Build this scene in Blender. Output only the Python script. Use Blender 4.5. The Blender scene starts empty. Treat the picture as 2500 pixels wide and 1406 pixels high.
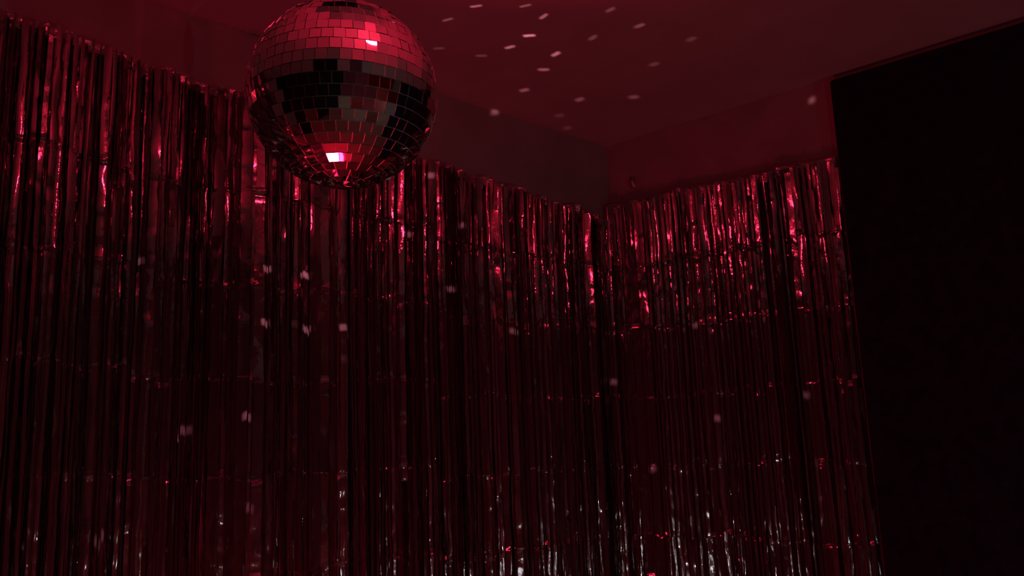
import bpy, bmesh, math, random
import numpy as np
from mathutils import Vector, Matrix

random.seed(7)
rng = np.random.default_rng(11)
S = bpy.context.scene
C = S.collection
EYE = 1.5                      # camera height; ceiling at 2.5 m
F = 2050.0                     # focal length in pixels of the 2500 x 1406 frame

# ---------------------------------------------------------------- camera
up = np.array([-450.0, 11400.0, -F]); up /= np.linalg.norm(up)
fw = np.array([0, 0, -1.0]); ay = fw - up * (fw @ up); ay /= np.linalg.norm(ay)
ax = np.cross(ay, up)
M = np.array([ax, ay, up])
cam_data = bpy.data.cameras.new('camera')
cam_data.sensor_width = 36.0
cam_data.lens = F / 2500.0 * 36.0
cam_data.clip_start = 0.02
cam = bpy.data.objects.new('camera', cam_data); C.objects.link(cam)
mw = Matrix([list(r) for r in M]).to_4x4(); mw.translation = (0, 0, EYE)
cam.matrix_world = mw
S.camera = cam

def ray(px, py):
    d = M @ np.array([px - 1250.0, 703.0 - py, -F]); return d / np.linalg.norm(d)

# ---------------------------------------------------------------- view, world
S.view_settings.view_transform = 'Standard'
S.view_settings.look = 'None'
S.view_settings.gamma = 1.0
S.view_settings.exposure = -0.1
w = bpy.data.worlds.new('world'); S.world = w; w.use_nodes = True
w.node_tree.nodes['Background'].inputs['Color'].default_value = (0.5, 0.5, 0.9, 1)
w.node_tree.nodes['Background'].inputs['Strength'].default_value = 0.002
try:
    S.cycles.sample_clamp_indirect = 4.0
    S.cycles.max_bounces = 8
    S.cycles.glossy_bounces = 4
    S.cycles.diffuse_bounces = 3
    S.cycles.caustics_reflective = False
except Exception:
    pass

# ---------------------------------------------------------------- room frame
CO = np.array([0.351, 2.826])                       # the far corner
DB = np.array([-0.727, -0.686]); DB /= np.linalg.norm(DB)   # along the back wall
DR = np.array([0.597, -0.512]); DR /= np.linalg.norm(DR)    # along the right wall
NB = np.array([-DB[1], DB[0]]);  NB = NB if NB @ (-CO) > 0 else -NB
NR = np.array([-DR[1], DR[0]]);  NR = NR if NR @ (-CO) > 0 else -NR
FLOOR, CEIL = 0.0, 2.5
LEN_A, LEN_B = 3.75, 3.9
def P(a, b, z=0.0):
    q = CO + DB * a + DR * b; return Vector((q[0], q[1], z))

BALL_R = 0.15
BALL = ray(838, 233) * 1.411 + np.array([0, 0, EYE])
BALLV = Vector(BALL)
RED = (1.0, 0.007, 0.052)

# ---------------------------------------------------------------- lights
def spot(name, loc, aim, power, deg, blend, color, radius):
    l = bpy.data.lights.new(name, 'SPOT'); l.energy = power; l.color = color
    l.spot_size = math.radians(deg); l.spot_blend = blend; l.shadow_soft_size = radius
    o = bpy.data.objects.new(name, l); C.objects.link(o); o.location = loc
    o.rotation_euler = (Vector(aim) - Vector(loc)).to_track_quat('-Z', 'Y').to_euler()
    return o
def area(name, loc, aim, power, sx, sy, color, spread=180.0, roll=0.0):
    l = bpy.data.lights.new(name, 'AREA'); l.energy = power; l.color = color
    l.shape = 'RECTANGLE'; l.size = sx; l.size_y = sy; l.spread = math.radians(spread)
    o = bpy.data.objects.new(name, l); C.objects.link(o); o.location = loc
    q = (Vector(aim) - Vector(loc)).to_track_quat('-Z', 'Y')
    o.rotation_euler = (q @ Matrix.Rotation(roll, 3, 'Z').to_quaternion()).to_euler()
    return o
def point(name, loc, power, color, radius):
    l = bpy.data.lights.new(name, 'POINT'); l.energy = power; l.color = color; l.shadow_soft_size = radius
    o = bpy.data.objects.new(name, l); C.objects.link(o); o.location = loc
    return o

LAMP = Vector((-0.55, 1.55, 0.17))
HOT = Vector((0.16, 0.86, CEIL))
spot('red_spotlight_beam', LAMP + Vector((0, 0, 0.02)), HOT, 150.0, 48.0, 1.0, RED, 0.05)
spot('red_fill_halo', LAMP + Vector((0.05, -0.08, 0.03)), (0.35, 1.5, CEIL - 0.3), 4.0, 112.0, 1.0, RED, 0.04)  # extra wide fill beside the spotlight, added to redden ceiling and walls
point('red_fill_spill', LAMP + Vector((0.12, -0.20, 0.26)), 13.0, RED, 0.03)  # extra point fill, added to brighten the floor mirrored in the ball
WLAMP = Vector((1.15, 1.37, 0.80))
RLAMP = Vector((0.06, 0.88, 2.405))
area('dim_fill_light', P(2.6, 3.6, 1.5), P(1.2, 0.5, 1.7), 0.05, 2.6, 2.0, (0.7, 0.6, 0.95))  # added area light for faint overall fill, no real source behind it

# ---------------------------------------------------------------- materials
def mat(name, base=(0.5, 0.5, 0.5), rough=0.6, metal=0.0, spec=0.3):
    m = bpy.data.materials.new(name); m.use_nodes = True
    b = m.node_tree.nodes['Principled BSDF']
    b.inputs['Base Color'].default_value = (*base, 1)
    b.inputs['Roughness'].default_value = rough
    b.inputs['Metallic'].default_value = metal
    b.inputs['Specular IOR Level'].default_value = spec
    return m
def add_noise(m, scale, strength, dist=0.01, stretch=(1, 1, 1), colmix=None):
    nt = m.node_tree; b = nt.nodes['Principled BSDF']
    tc = nt.nodes.new('ShaderNodeTexCoord'); mp = nt.nodes.new('ShaderNodeMapping')
    mp.inputs['Scale'].default_value = stretch
    nz = nt.nodes.new('ShaderNodeTexNoise'); nz.inputs['Scale'].default_value = scale
    nz.inputs['Detail'].default_value = 5
    nt.links.new(tc.outputs['Object'], mp.inputs['Vector']); nt.links.new(mp.outputs[0], nz.inputs['Vector'])
    bp = nt.nodes.new('ShaderNodeBump'); bp.inputs['Strength'].default_value = strength
    bp.inputs['Distance'].default_value = dist
    nt.links.new(nz.outputs['Fac'], bp.inputs['Height']); nt.links.new(bp.outputs[0], b.inputs['Normal'])
    if colmix:
        r = nt.nodes.new('ShaderNodeValToRGB')
        r.color_ramp.elements[0].color = (*colmix[0], 1); r.color_ramp.elements[0].position = 0.35
        r.color_ramp.elements[1].color = (*colmix[1], 1); r.color_ramp.elements[1].position = 0.65
        nt.links.new(nz.outputs['Fac'], r.inputs[0]); nt.links.new(r.outputs[0], b.inputs['Base Color'])
    return m
M_CEIL = add_noise(mat('ceiling_paint', rough=0.9, spec=0.1), 6.0, 0.15, 0.01, colmix=((0.38, 0.37, 0.37), (0.42, 0.41, 0.41)))
M_WALL = add_noise(mat('wall_paint', rough=0.9, spec=0.1), 9.0, 0.2, 0.01, colmix=((0.28, 0.27, 0.27), (0.33, 0.32, 0.32)))
M_BLACK = add_noise(mat('matte_black_board', rough=0.95, spec=0.02), 30.0, 0.2, 0.004, colmix=((0.012, 0.016, 0.03), (0.018, 0.022, 0.04)))
M_DARKWALL = add_noise(mat('dark_rear_paint', rough=0.9, spec=0.05), 8.0, 0.2, 0.01, colmix=((0.14, 0.018, 0.02), (0.18, 0.024, 0.026)))
M_LEFT = add_noise(mat('black_side_paint', rough=0.9, spec=0.05), 8.0, 0.2, 0.01, colmix=((0.012, 0.014, 0.016), (0.018, 0.02, 0.022)))
M_FLOOR = add_noise(mat('floor_boards', rough=0.6, spec=0.3), 3.0, 0.2, 0.01, stretch=(1, 12, 1), colmix=((0.28, 0.2, 0.15), (0.36, 0.27, 0.2)))
M_TILE = mat('mirror_glass', (0.86, 0.87, 0.88), 0.022, 1.0)
M_GROUT = mat('ball_core_grey', (0.80, 0.80, 0.80), 0.45, 0.0)
M_METAL = mat('brushed_steel', (0.55, 0.55, 0.57), 0.35, 1.0)
M_PLASTIC = mat('black_plastic', (0.02, 0.02, 0.02), 0.4)
M_TAPE = mat('clear_tape', (0.35, 0.33, 0.33), 0.2, 0.3)
def foil(name, tint, rough, bump, metal=0.9):
    m = mat(name, tint, rough, metal)
    add_noise(m, 130.0, bump, 0.0022, stretch=(1, 1, 0.6))
    return m
M_FOIL = foil('silver_foil', (0.40, 0.375, 0.39), 0.055, 0.20, 0.86)
M_HEAD = foil('crinkled_foil_header', (0.55, 0.53, 0.55), 0.25, 1.0, 0.8)
def emit(name, col, s):
    m = mat(name, (0.05, 0.05, 0.05)); b = m.node_tree.nodes['Principled BSDF']
    b.inputs['Emission Color'].default_value = (*col, 1); b.inputs['Emission Strength'].default_value = s
    return m

# ---------------------------------------------------------------- helpers
def link(name, me, m, parent=None):
    me.materials.append(m)
    o = bpy.data.objects.new(name, me); C.objects.link(o)
    if parent: o.parent = parent
    return o
def obj(name, bm, m, parent=None, smooth=False):
    me = bpy.data.meshes.new(name); bm.normal_update()
    if smooth:
        for f in bm.faces: f.smooth = True
    bm.to_mesh(me); bm.free(); return link(name, me, m, parent)
def thing(name, loc, label, cat, group=None):
    o = bpy.data.objects.new(name, None); C.objects.link(o); o.location = loc
    o.empty_display_size = 0.05; o['label'] = label; o['category'] = cat
    if group: o['group'] = group
    return o
def prism(bm, pts, z0, z1):
    lo = [bm.verts.new((p[0], p[1], z0)) for p in pts]; hi = [bm.verts.new((p[0], p[1], z1)) for p in pts]
    n = len(pts); bm.faces.new(lo[::-1]); bm.faces.new(hi)
    for i in range(n): bm.faces.new((lo[i], lo[(i + 1) % n], hi[(i + 1) % n], hi[i]))
    bmesh.ops.recalc_face_normals(bm, faces=bm.faces)
def lathe(bm, prof, seg=32, z=0.0, axis=None):
    rings = []
    for r, h in prof:
        rings.append([bm.verts.new((r * math.cos(2 * math.pi * i / seg), r * math.sin(2 * math.pi * i / seg), h + z)) for i in range(seg)])
    for a, b in zip(rings, rings[1:]):
        for i in range(seg): bm.faces.new((a[i], a[(i + 1) % seg], b[(i + 1) % seg], b[i]))
    if prof[0][0] > 1e-5: bm.faces.new(rings[0][::-1])
    if prof[-1][0] > 1e-5: bm.faces.new(rings[-1])
    bmesh.ops.remove_doubles(bm, verts=bm.verts, dist=1e-5)
    bmesh.ops.recalc_face_normals(bm, faces=bm.faces)

# ---------------------------------------------------------------- room shell
TH = 0.12
def slab(name, p, q, n, z0, z1, m):
    bm = bmesh.new(); nn = Vector((n[0], n[1], 0)) * -TH
    prism(bm, [p, q, q + nn, p + nn], z0, z1)
    o = obj(name, bm, m); o['kind'] = 'structure'; return o
slab('wall_back', P(-TH, 0), P(LEN_A + TH, 0), NB, FLOOR, CEIL, M_WALL)
slab('wall_right', P(0, 0), P(0, LEN_B + TH), NR, FLOOR, CEIL, M_WALL)
slab('wall_left', P(LEN_A, 0), P(LEN_A, LEN_B + TH), -NR, FLOOR, CEIL, M_LEFT)
slab('wall_rear', P(0, LEN_B), P(LEN_A, LEN_B), -NB, FLOOR, CEIL, M_DARKWALL)
corners = [P(-0.2, -0.2), P(LEN_A + .2, -0.2), P(LEN_A + .2, LEN_B + .2), P(-0.2, LEN_B + .2)]
bm = bmesh.new(); prism(bm, corners, -0.1, FLOOR); o = obj('floor', bm, M_FLOOR); o['kind'] = 'structure'
bm = bmesh.new(); prism(bm, corners, CEIL, CEIL + 0.1); o = obj('ceiling', bm, M_CEIL); o['kind'] = 'structure'

# big matte black board on the right wall, from the edge of the curtain towards the viewer
t = thing('blackout_board', P(0, 1.6, 0), 'large matte black board covering the right wall beside the foil curtain', 'board')
bm = bmesh.new(); n2 = Vector((NR[0], NR[1], 0)) * 0.03; p0 = P(0, 0.799) - P(0, 1.6); p1 = P(0, 2.9) - P(0, 1.6)
n0 = Vector((NR[0], NR[1], 0)) * 0.001
prism(bm, [p0 + n0, p1 + n0, p1 + n2, p0 + n2], 0.0, 2.480)
bmesh.ops.bevel(bm, geom=bm.edges[:], offset=0.003, segments=2, affect='EDGES')
obj('board', bm, M_BLACK, t)

# ---------------------------------------------------------------- foil fringe curtains
CREASE = 0.214
def smooth1(n, k, amp):
    x = rng.normal(size=n + 2 * k); ker = np.hanning(2 * k + 1); ker /= np.sqrt((ker ** 2).sum())
    return np.convolve(x, ker, 'valid')[:n] * amp
def fringe_curtain(org, d, nrm, t0, t1, z0, z1, crease0, label, name='foil_fringe_curtain', pitch=0.0078, layers=3, ysig=1.15, ybias=0.0):
    """org + d*t is the wall line; header runs from height z0 at t0 to z1 at t1"""
    mid = (t0 + t1) / 2
    base = Vector((*(org + d * mid), 0))
    root = thing(name, base, label, 'curtain', None)
    V, Fc = [], []
    D3 = np.array([d[0], d[1], 0]); N3 = np.array([nrm[0], nrm[1], 0]); B3 = np.array([*(org + d * mid), 0])
    wob = smooth1(400, 26, 1.0)
    for L in range(layers):
        n = int((t1 - t0) / (pitch * (1.0 + 0.5 * L)))
        yaw_lo = smooth1(n, 7, ysig); off_lo = smooth1(n, 14, 0.005)
        for i in range(n):
            wdt = rng.uniform(0.006, 0.011) if rng.random() < 0.65 else rng.uniform(0.013, 0.026)
            t = t0 + (i + 0.5) * (t1 - t0) / n + rng.normal() * 0.002
            t = min(max(t, t0 + wdt / 2), t1 - wdt / 2)
            hz = z0 + (z1 - z0) * (t - t0) / (t1 - t0) + 0.004 * wob[int((t - t0) / (t1 - t0) * 399)]
            yaw0 = ybias + yaw_lo[i] + rng.normal() * ysig * 0.4
            bottom = 0.03 + rng.uniform(0, 0.06)
            if rng.random() < 0.03: bottom = rng.uniform(0.6, 1.9)
            # heights: fine above 0.9, coarse below
            zs = [hz]
            while zs[-1] > bottom + 0.03:
                zs.append(zs[-1] - (0.0135 if zs[-1] > 0.95 else 0.06) * rng.uniform(0.7, 1.3))
            # add fold-line vertices
            fl = [crease0 - k * CREASE + rng.normal() * 0.0012 + 0.006 * wob[(int((t - t0) / (t1 - t0) * 399) + 90 * k) % 400] for k in range(8)]
            for c in fl:
                if c < hz - 0.02 and c > bottom: zs += [c + 0.005, c, c - 0.005]
            zs = np.array(sorted(set([round(z, 5) for z in zs]), reverse=True))
            m = len(zs)
            yaw = yaw0 + smooth1(m, 6, 0.10) + np.cumsum(rng.normal(size=m) * 0.008)
            if rng.random() < 0.12: yaw = yaw + np.linspace(0, rng.choice([-1, 1]) * rng.uniform(1, 3), m) * (zs < hz - 0.3)
            offs = 0.016 + 0.012 * L + off_lo[i] + rng.normal() * 0.003 + smooth1(m, 8, 0.0007) + rng.normal(size=m) * 0.00018
            offs = offs + (rng.random(m) < np.where(zs < 1.45, 0.14, 0.06)) * rng.normal(size=m) * 0.0018
            seg = np.zeros(m); tl = rng.normal(0.0040, 0.0022)
            amp = rng.normal(0.0012, 0.0012)
            prev = hz
            for k, c in enumerate([c for c in fl if c < hz - 0.02 and c > bottom] + [bottom]):
                inside = (zs <= prev) & (zs >= c); u = (prev - zs[inside]) / max(prev - c, 1e-3)
                a2 = amp * (1.0 if k < 1 else rng.normal(0.6, 0.6)) * (1 if k < 3 else 0.5)
                seg[inside] = -a2 * np.sin(np.pi * u) ; prev = c
                near = np.abs(zs - c) < 0.002
                seg[near] += rng.normal(0.003, 0.0018) * (1.0, 0.35, 0.25, 0.2)[min(k, 3)]
            above = np.clip((zs - fl[0]) / 0.2, 0, 1.3)
            offs = np.maximum(offs + seg + above * tl, 0.006)
            drift = np.cumsum(rng.normal(size=m) * 0.0006) * 0.6
            jit = rng.normal(size=m) * 0.05
            yw = yaw + jit
            cx, sx = np.cos(yw), np.sin(yw)
            Wd = cx[:, None] * D3 + sx[:, None] * N3           # across the strip
            Nd = -sx[:, None] * D3 + cx[:, None] * N3          # facing
            cen = (org @ np.eye(2))
            c3 = np.zeros((m, 3)); c3[:, :2] = (org + d * t)[None, :]
            c3 += D3[None, :] * drift[:, None] + N3[None, :] * offs[:, None]; c3[:, 2] = zs
            hw = wdt / 2
            cup = rng.normal(0, 0.18) * hw
            a = c3 - Wd * hw; b = c3 + Nd * cup; c = c3 + Wd * hw
            # keep every vertex in front of the wall
            for q in (a, b, c):
                dd = (q[:, :2] - org) @ nrm; fix = np.maximum(0.004 - dd, 0); q[:, :2] += fix[:, None] * nrm[None, :]
            v0 = len(V) and V_count[0] or 0
            v0 = V_count[0] if V else 0
            block = np.stack([a, b, c], axis=1).reshape(-1, 3) - B3
            if not V: V_count = [0]; v0 = 0
            V.append(block); V_count[0] += len(block)
            r = np.arange(m - 1) * 3 + v0
            q1 = np.stack([r, r + 1, r + 4, r + 3], 1); q2 = np.stack([r + 1, r + 2, r + 5, r + 4], 1)
            Fc.append(q1); Fc.append(q2)
    V = np.concatenate(V); Fc = np.concatenate(Fc)
    me = bpy.data.meshes.new('fringe')
    me.vertices.add(len(V)); me.vertices.foreach_set('co', V.astype(np.float32).ravel())
    me.loops.add(len(Fc) * 4); me.loops.foreach_set('vertex_index', Fc.astype(np.int32).ravel())
    me.polygons.add(len(Fc)); me.polygons.foreach_set('loop_start', (np.arange(len(Fc)) * 4).astype(np.int32))
    me.polygons.foreach_set('use_smooth', np.ones(len(Fc), bool))
    me.update(calc_edges=True); me.validate()
    fo = link('fringe', me, M_FOIL, root); fo['kind'] = 'stuff'
    # header tape: a crinkled folded band
    bm = bmesh.new(); n = int((t1 - t0) / 0.012); rows = 4; grid = []
    for i in range(n + 1):
        t = t0 + (t1 - t0) * i / n; s = min(int((t - t0) / (t1 - t0) * 399), 399)
        hz = z0 + (z1 - z0) * (t - t0) / (t1 - t0) + 0.004 * wob[s]
        col = []
        for j in range(rows + 1):
            z = hz + 0.012 - 0.028 * j / rows + rng.normal() * 0.0008
            o_ = 0.030 + 0.008 * wob[(s * 3) % 400] * 0.5 + rng.normal() * 0.0016
            q = org + d * t + nrm * max(o_, 0.012)
            col.append(bm.verts.new((q[0] - B3[0], q[1] - B3[1], z)))
        for j in (rows, 0):
            q = org + d * t + nrm * 0.003
            col.append(bm.verts.new((q[0] - B3[0], q[1] - B3[1], hz + 0.012 - 0.028 * j / rows)))
        grid.append(col)
    k = rows + 3
    for a, b in zip(grid, grid[1:]):
        for j in range(k): bm.faces.new((a[j], b[j], b[(j + 1) % k], a[(j + 1) % k]))
    bm.faces.new(grid[0]); bm.faces.new(grid[-1][::-1])
    bmesh.ops.recalc_face_normals(bm, faces=bm.faces)
    obj('header_tape', bm, M_HEAD, root)
    return root
V_count = [0]
Z = EYE
fringe_curtain(CO, DB, NB, 1.60, 3.05, Z + .842, Z + .93, Z + .605, 'silver foil fringe curtain at the left end of the back wall, header hung highest')
fringe_curtain(CO, DB, NB, 0.80, 1.585, Z + .770, Z + .838, Z + .585, 'silver foil fringe curtain hanging behind the mirror ball')
fringe_curtain(CO, DB, NB, 0.052, 0.79, Z + .715, Z + .768, Z + .548, 'dark silver foil fringe curtain on the back wall beside the corner')
fringe_curtain(CO, DR, NR, 0.012, 0.790, Z + .762, Z + .745, Z + .545, 'silver foil fringe curtain on the right wall next to the black board', ysig=0.32, ybias=-0.42)

# ---------------------------------------------------------------- mirror ball
ball = thing('mirror_ball', BALLV, 'mirror ball with square glass tiles hanging from the ceiling in front of the foil curtains', 'disco ball')
bm = bmesh.new(); bmesh.ops.create_uvsphere(bm, u_segments=64, v_segments=40, radius=BALL_R * 0.991)
obj('ball_core', bm, M_GROUT, ball, True)
bm = bmesh.new(); rows = 27; dphi = math.pi / rows
spin = 0.35
for r in range(rows):
    phi = -math.pi / 2 + (r + 0.5) * dphi
    n = max(3, int(round(2 * math.pi * math.cos(phi) / dphi)))
    ph0 = random.random() * 6.28
    for i in range(n):
        if r == 0 and n < 4: pass
        th = ph0 + 2 * math.pi * i / n
        nv = Vector((math.cos(phi) * math.cos(th), math.cos(phi) * math.sin(th), math.sin(phi)))
        tilt = Vector((random.gauss(0, 1), random.gauss(0, 1), random.gauss(0, 1))) * 0.034
        nn = (nv + tilt).normalized()
        e = Vector((-math.sin(th), math.cos(th), 0)); e = (e - nn * e.dot(nn)).normalized(); u = nn.cross(e)
        rr = BALL_R
        hh = rr * dphi * 0.47
        w0 = 0.47 * 2 * math.pi * rr * math.cos(phi - dphi / 2) / n; w1 = 0.47 * 2 * math.pi * rr * math.cos(phi + dphi / 2) / n
        w0 = max(w0, 0.0006); w1 = max(w1, 0.0006)
        c = nv * rr
        top = [c - e * w0 - u * hh, c + e * w0 - u * hh, c + e * w1 + u * hh, c - e * w1 + u * hh]
        tv = [bm.verts.new(p) for p in top]; bv = [bm.verts.new(p - nn * 0.0016) for p in top]
        bm.faces.new(tv)
        for k in range(4): bm.faces.new((tv[k], bv[k], bv[(k + 1) % 4], tv[(k + 1) % 4]))
obj('mirror_tiles', bm, M_TILE, ball)
bm = bmesh.new(); lathe(bm, [(0.0, 0.0), (0.028, 0.0), (0.030, 0.012), (0.018, 0.018), (0.008, 0.022), (0.0, 0.022)], 32, BALL_R - 0.004)
obj('hanging_cap', bm, M_METAL, ball, True)
bm = bmesh.new()
zc = BALL_R + 0.018; topz = CEIL - BALL[2] - 0.052; nl = 0
while zc < topz - 0.006:
    R_, r_ = 0.0085, 0.0018
    mt = Matrix.Translation((0, 0, zc + 0.006)) @ Matrix.Rotation(math.pi / 2 * (nl % 2), 4, 'Z') @ Matrix.Rotation(math.pi / 2, 4, 'X')
    vs = []
    for i in range(16):
        A = 2 * math.pi * i / 16; row = []
        for j in range(6):
            B_ = 2 * math.pi * j / 6
            row.append(bm.verts.new(mt @ Vector(((R_ + r_ * math.cos(B_)) * math.cos(A) * .7, (R_ + r_ * math.cos(B_)) * math.sin(A), r_ * math.sin(B_)))))
        vs.append(row)
    for i in range(16):
        for j in range(6): bm.faces.new((vs[i][j], vs[(i + 1) % 16][j], vs[(i + 1) % 16][(j + 1) % 6], vs[i][(j + 1) % 6]))
    zc += 0.0135; nl += 1
obj('chain', bm, M_METAL, ball, True)
motor = thing('ball_motor', (BALLV.x, BALLV.y, CEIL - 0.05), 'small black motor fixed to the ceiling above the mirror ball', 'motor')
bm = bmesh.new(); lathe(bm, [(0.0, 0.0), (0.012, 0.0), (0.014, 0.008), (0.040, 0.010), (0.044, 0.014), (0.044, 0.044), (0.040, 0.0495), (0.0, 0.0495)], 40)
obj('housing', bm, M_PLASTIC, motor)

# ---------------------------------------------------------------- the lamps (below the frame, mirrored in the ball)
lamp = thing('red_floor_spotlight', (LAMP.x, LAMP.y, 0), 'small black floor spotlight shining red light up at the mirror ball', 'lamp')
bm = bmesh.new(); lathe(bm, [(0.05, 0.0), (0.08, 0.01), (0.095, 0.05), (0.098, 0.10), (0.093, 0.10), (0.088, 0.085), (0.0, 0.08)], 32, 0.03)
o = obj('lamp_body', bm, M_PLASTIC, lamp, False)
bm = bmesh.new(); lathe(bm, [(0.0, 0.0), (0.085, 0.0), (0.085, 0.004), (0.0, 0.008)], 32, 0.118)
obj('lens', bm, emit('red_led_lens', (1, 0.10, 0.2), 9.0), lamp)
bm = bmesh.new(); lathe(bm, [(0.0, 0.0), (0.07, 0.0), (0.07, 0.012), (0.03, 0.03), (0.0, 0.03)], 32, 0.0)
obj('foot', bm, M_PLASTIC, lamp)
def white_lamp(loc, h, label, strength, rad=0.009):
    wl = thing('globe_lamp', (loc.x, loc.y, 0), label, 'lamp')
    bm = bmesh.new(); lathe(bm, [(0.0, 0.0), (0.06, 0.0), (0.06, 0.01), (0.008, 0.02), (0.008, h - 0.06), (0.02, h - 0.05), (0.0, h - 0.045)], 24)
    obj('lamp_stand', bm, M_PLASTIC, wl)
    bm = bmesh.new(); bmesh.ops.create_uvsphere(bm, u_segments=24, v_segments=16, radius=rad)
    for v in bm.verts: v.co.z += h
    obj('globe', bm, emit('white_globe', (1, 0.98, 1.0), strength), wl, True)
white_lamp(WLAMP, WLAMP.z, 'small white globe lamp on a thin stand by the black board', 3.5, 0.045)
white_lamp(P(1.3, 3.5), 0.62, 'small white globe lamp on a thin stand by the rear wall, on the board side', 1000.0)
white_lamp(P(2.7, 3.5), 0.55, 'small white globe lamp on a thin stand by the rear wall, far from the board', 850.0)
rl = thing('red_ceiling_lamp', (RLAMP.x, RLAMP.y, CEIL), 'bare red bulb in a black holder on the ceiling near the mirror ball', 'lamp')
bm = bmesh.new(); lathe(bm, [(0.0, 0.0), (0.045, 0.0), (0.045, -0.014), (0.02, -0.02), (0.018, -0.068), (0.0, -0.068)], 28, -0.0005)
obj('lamp_holder', bm, M_PLASTIC, rl)
bm = bmesh.new(); bmesh.ops.create_uvsphere(bm, u_segments=24, v_segments=16, radius=0.03)
for v in bm.verts: v.co.z += RLAMP.z - CEIL
obj('bulb', bm, emit('red_bulb', (1.0, 0.02, 0.068), 170.0), rl, True)

# ---------------------------------------------------------------- light spots of the mirror tiles, thrown by added narrow area lights
def hit(px, py):
    r = ray(px, py); o_ = np.array([0, 0, EYE]); best = None
    t_ = (CEIL - EYE) / r[2] if r[2] > 1e-4 else 1e9; best = t_
    for n_, off in ((NB, 0.035), (NR, 0.035)):
        den = r[:2] @ n_
        if den < -1e-5:
            t2 = ((CO + n_ * off) @ n_) / den
            if 0 < t2 < best: best = t2
    return o_ + r * best
dots = [(1292,87,2.6),(1357,132,1.8),(1245,115,1.4),(1327,40,1.0),(1327,170,1.2),(1280,220,.9),(1415,243,.8),(1547,237,.7),
 (1198,278,.35),(1162,15,.9),(1283,14,.5),(1093,48,.4),(1175,136,.3),(1447,92,.5),(1561,63,.6),(1490,24,.4),(1687,96,.3),
 (1597,157,.35),(1385,312,.25),(1366,282,.25),(1072,118,.2),(1968,247,.2),(1055,428,1.3),(650,660,1.2),(745,672,1.8),(645,792,1.0),
 (748,805,.9),(838,802,1.1),(1100,705,.9),(1255,810,.8),(995,572,1.0),(598,1030,1.0),(452,1042,.7),(1498,933,1.0),(240,1320,.5),
 (605,1255,.4),(340,635,.6),(1128,550,1.0),(1752,1022,.8),(1596,1147,.7),(1968,965,.6),(1700,795,.6)]
DOT = 0.006
for px, py, s in dots:
    T = Vector(hit(px, py))
    tl = (LAMP - BALLV).normalized(); tt = (T - BALLV).normalized()
    nrm = (tl + tt).normalized()
    p = BALLV + nrm * (BALL_R + 0.012)
    if (T - p).dot(BALLV - p) > 0 and ((T - p).normalized().cross(BALLV - p)).length < BALL_R + 0.004:
        p = BALLV + tt * (BALL_R + 0.012)
    up_hit = T.z > CEIL - 0.01
    area('added_tile_beam', p, T, DOT * s * (0.11 if up_hit else 0.4), 0.026 if up_hit else 0.017, 0.004 if up_hit else 0.014, (1.0, 0.26, 0.34), 0.8, random.uniform(-.25, .25))

# ---------------------------------------------------------------- small things
def tape_tab(px, py, label):
    h = hit(px, py)
    on_back = abs((h[:2] - CO) @ NB - 0.035) < 1e-3
    d_, n_ = (DB, NB) if on_back else (DR, NR)
    h[:2] -= n_ * 0.035
    bm = bmesh.new(); k = 10; prev = None
    for i in range(k + 1):
        u = i / k; z = 0.02 - 0.04 * u; off = 0.001 + 0.012 * math.sin(u * math.pi) ** 2
        row = []
        for s in (-1, 1):
            for o2 in (0, 0.0012):
                q = d_ * (0.010 * s) + n_ * (off + o2); row.append(bm.verts.new((q[0], q[1], z)))
        if prev:
            a, b, c, e = prev; a2, b2, c2, e2 = row
            bm.faces.new((b, e, e2, b2)); bm.faces.new((a, a2, c2, c)); bm.faces.new((a, b, b2, a2)); bm.faces.new((c, c2, e2, e))
        else: bm.faces.new((row[0], row[2], row[3], row[1]))
        prev = row
    bm.faces.new((prev[0], prev[1], prev[3], prev[2]))
    bmesh.ops.recalc_face_normals(bm, faces=bm.faces)
    o = obj('tape_tab', bm, M_TAPE, None, True); o.location = Vector(h)
    o['label'] = label; o['category'] = 'tape'
tape_tab(1532, 440, 'small loose loop of clear tape on the wall above the right curtain')
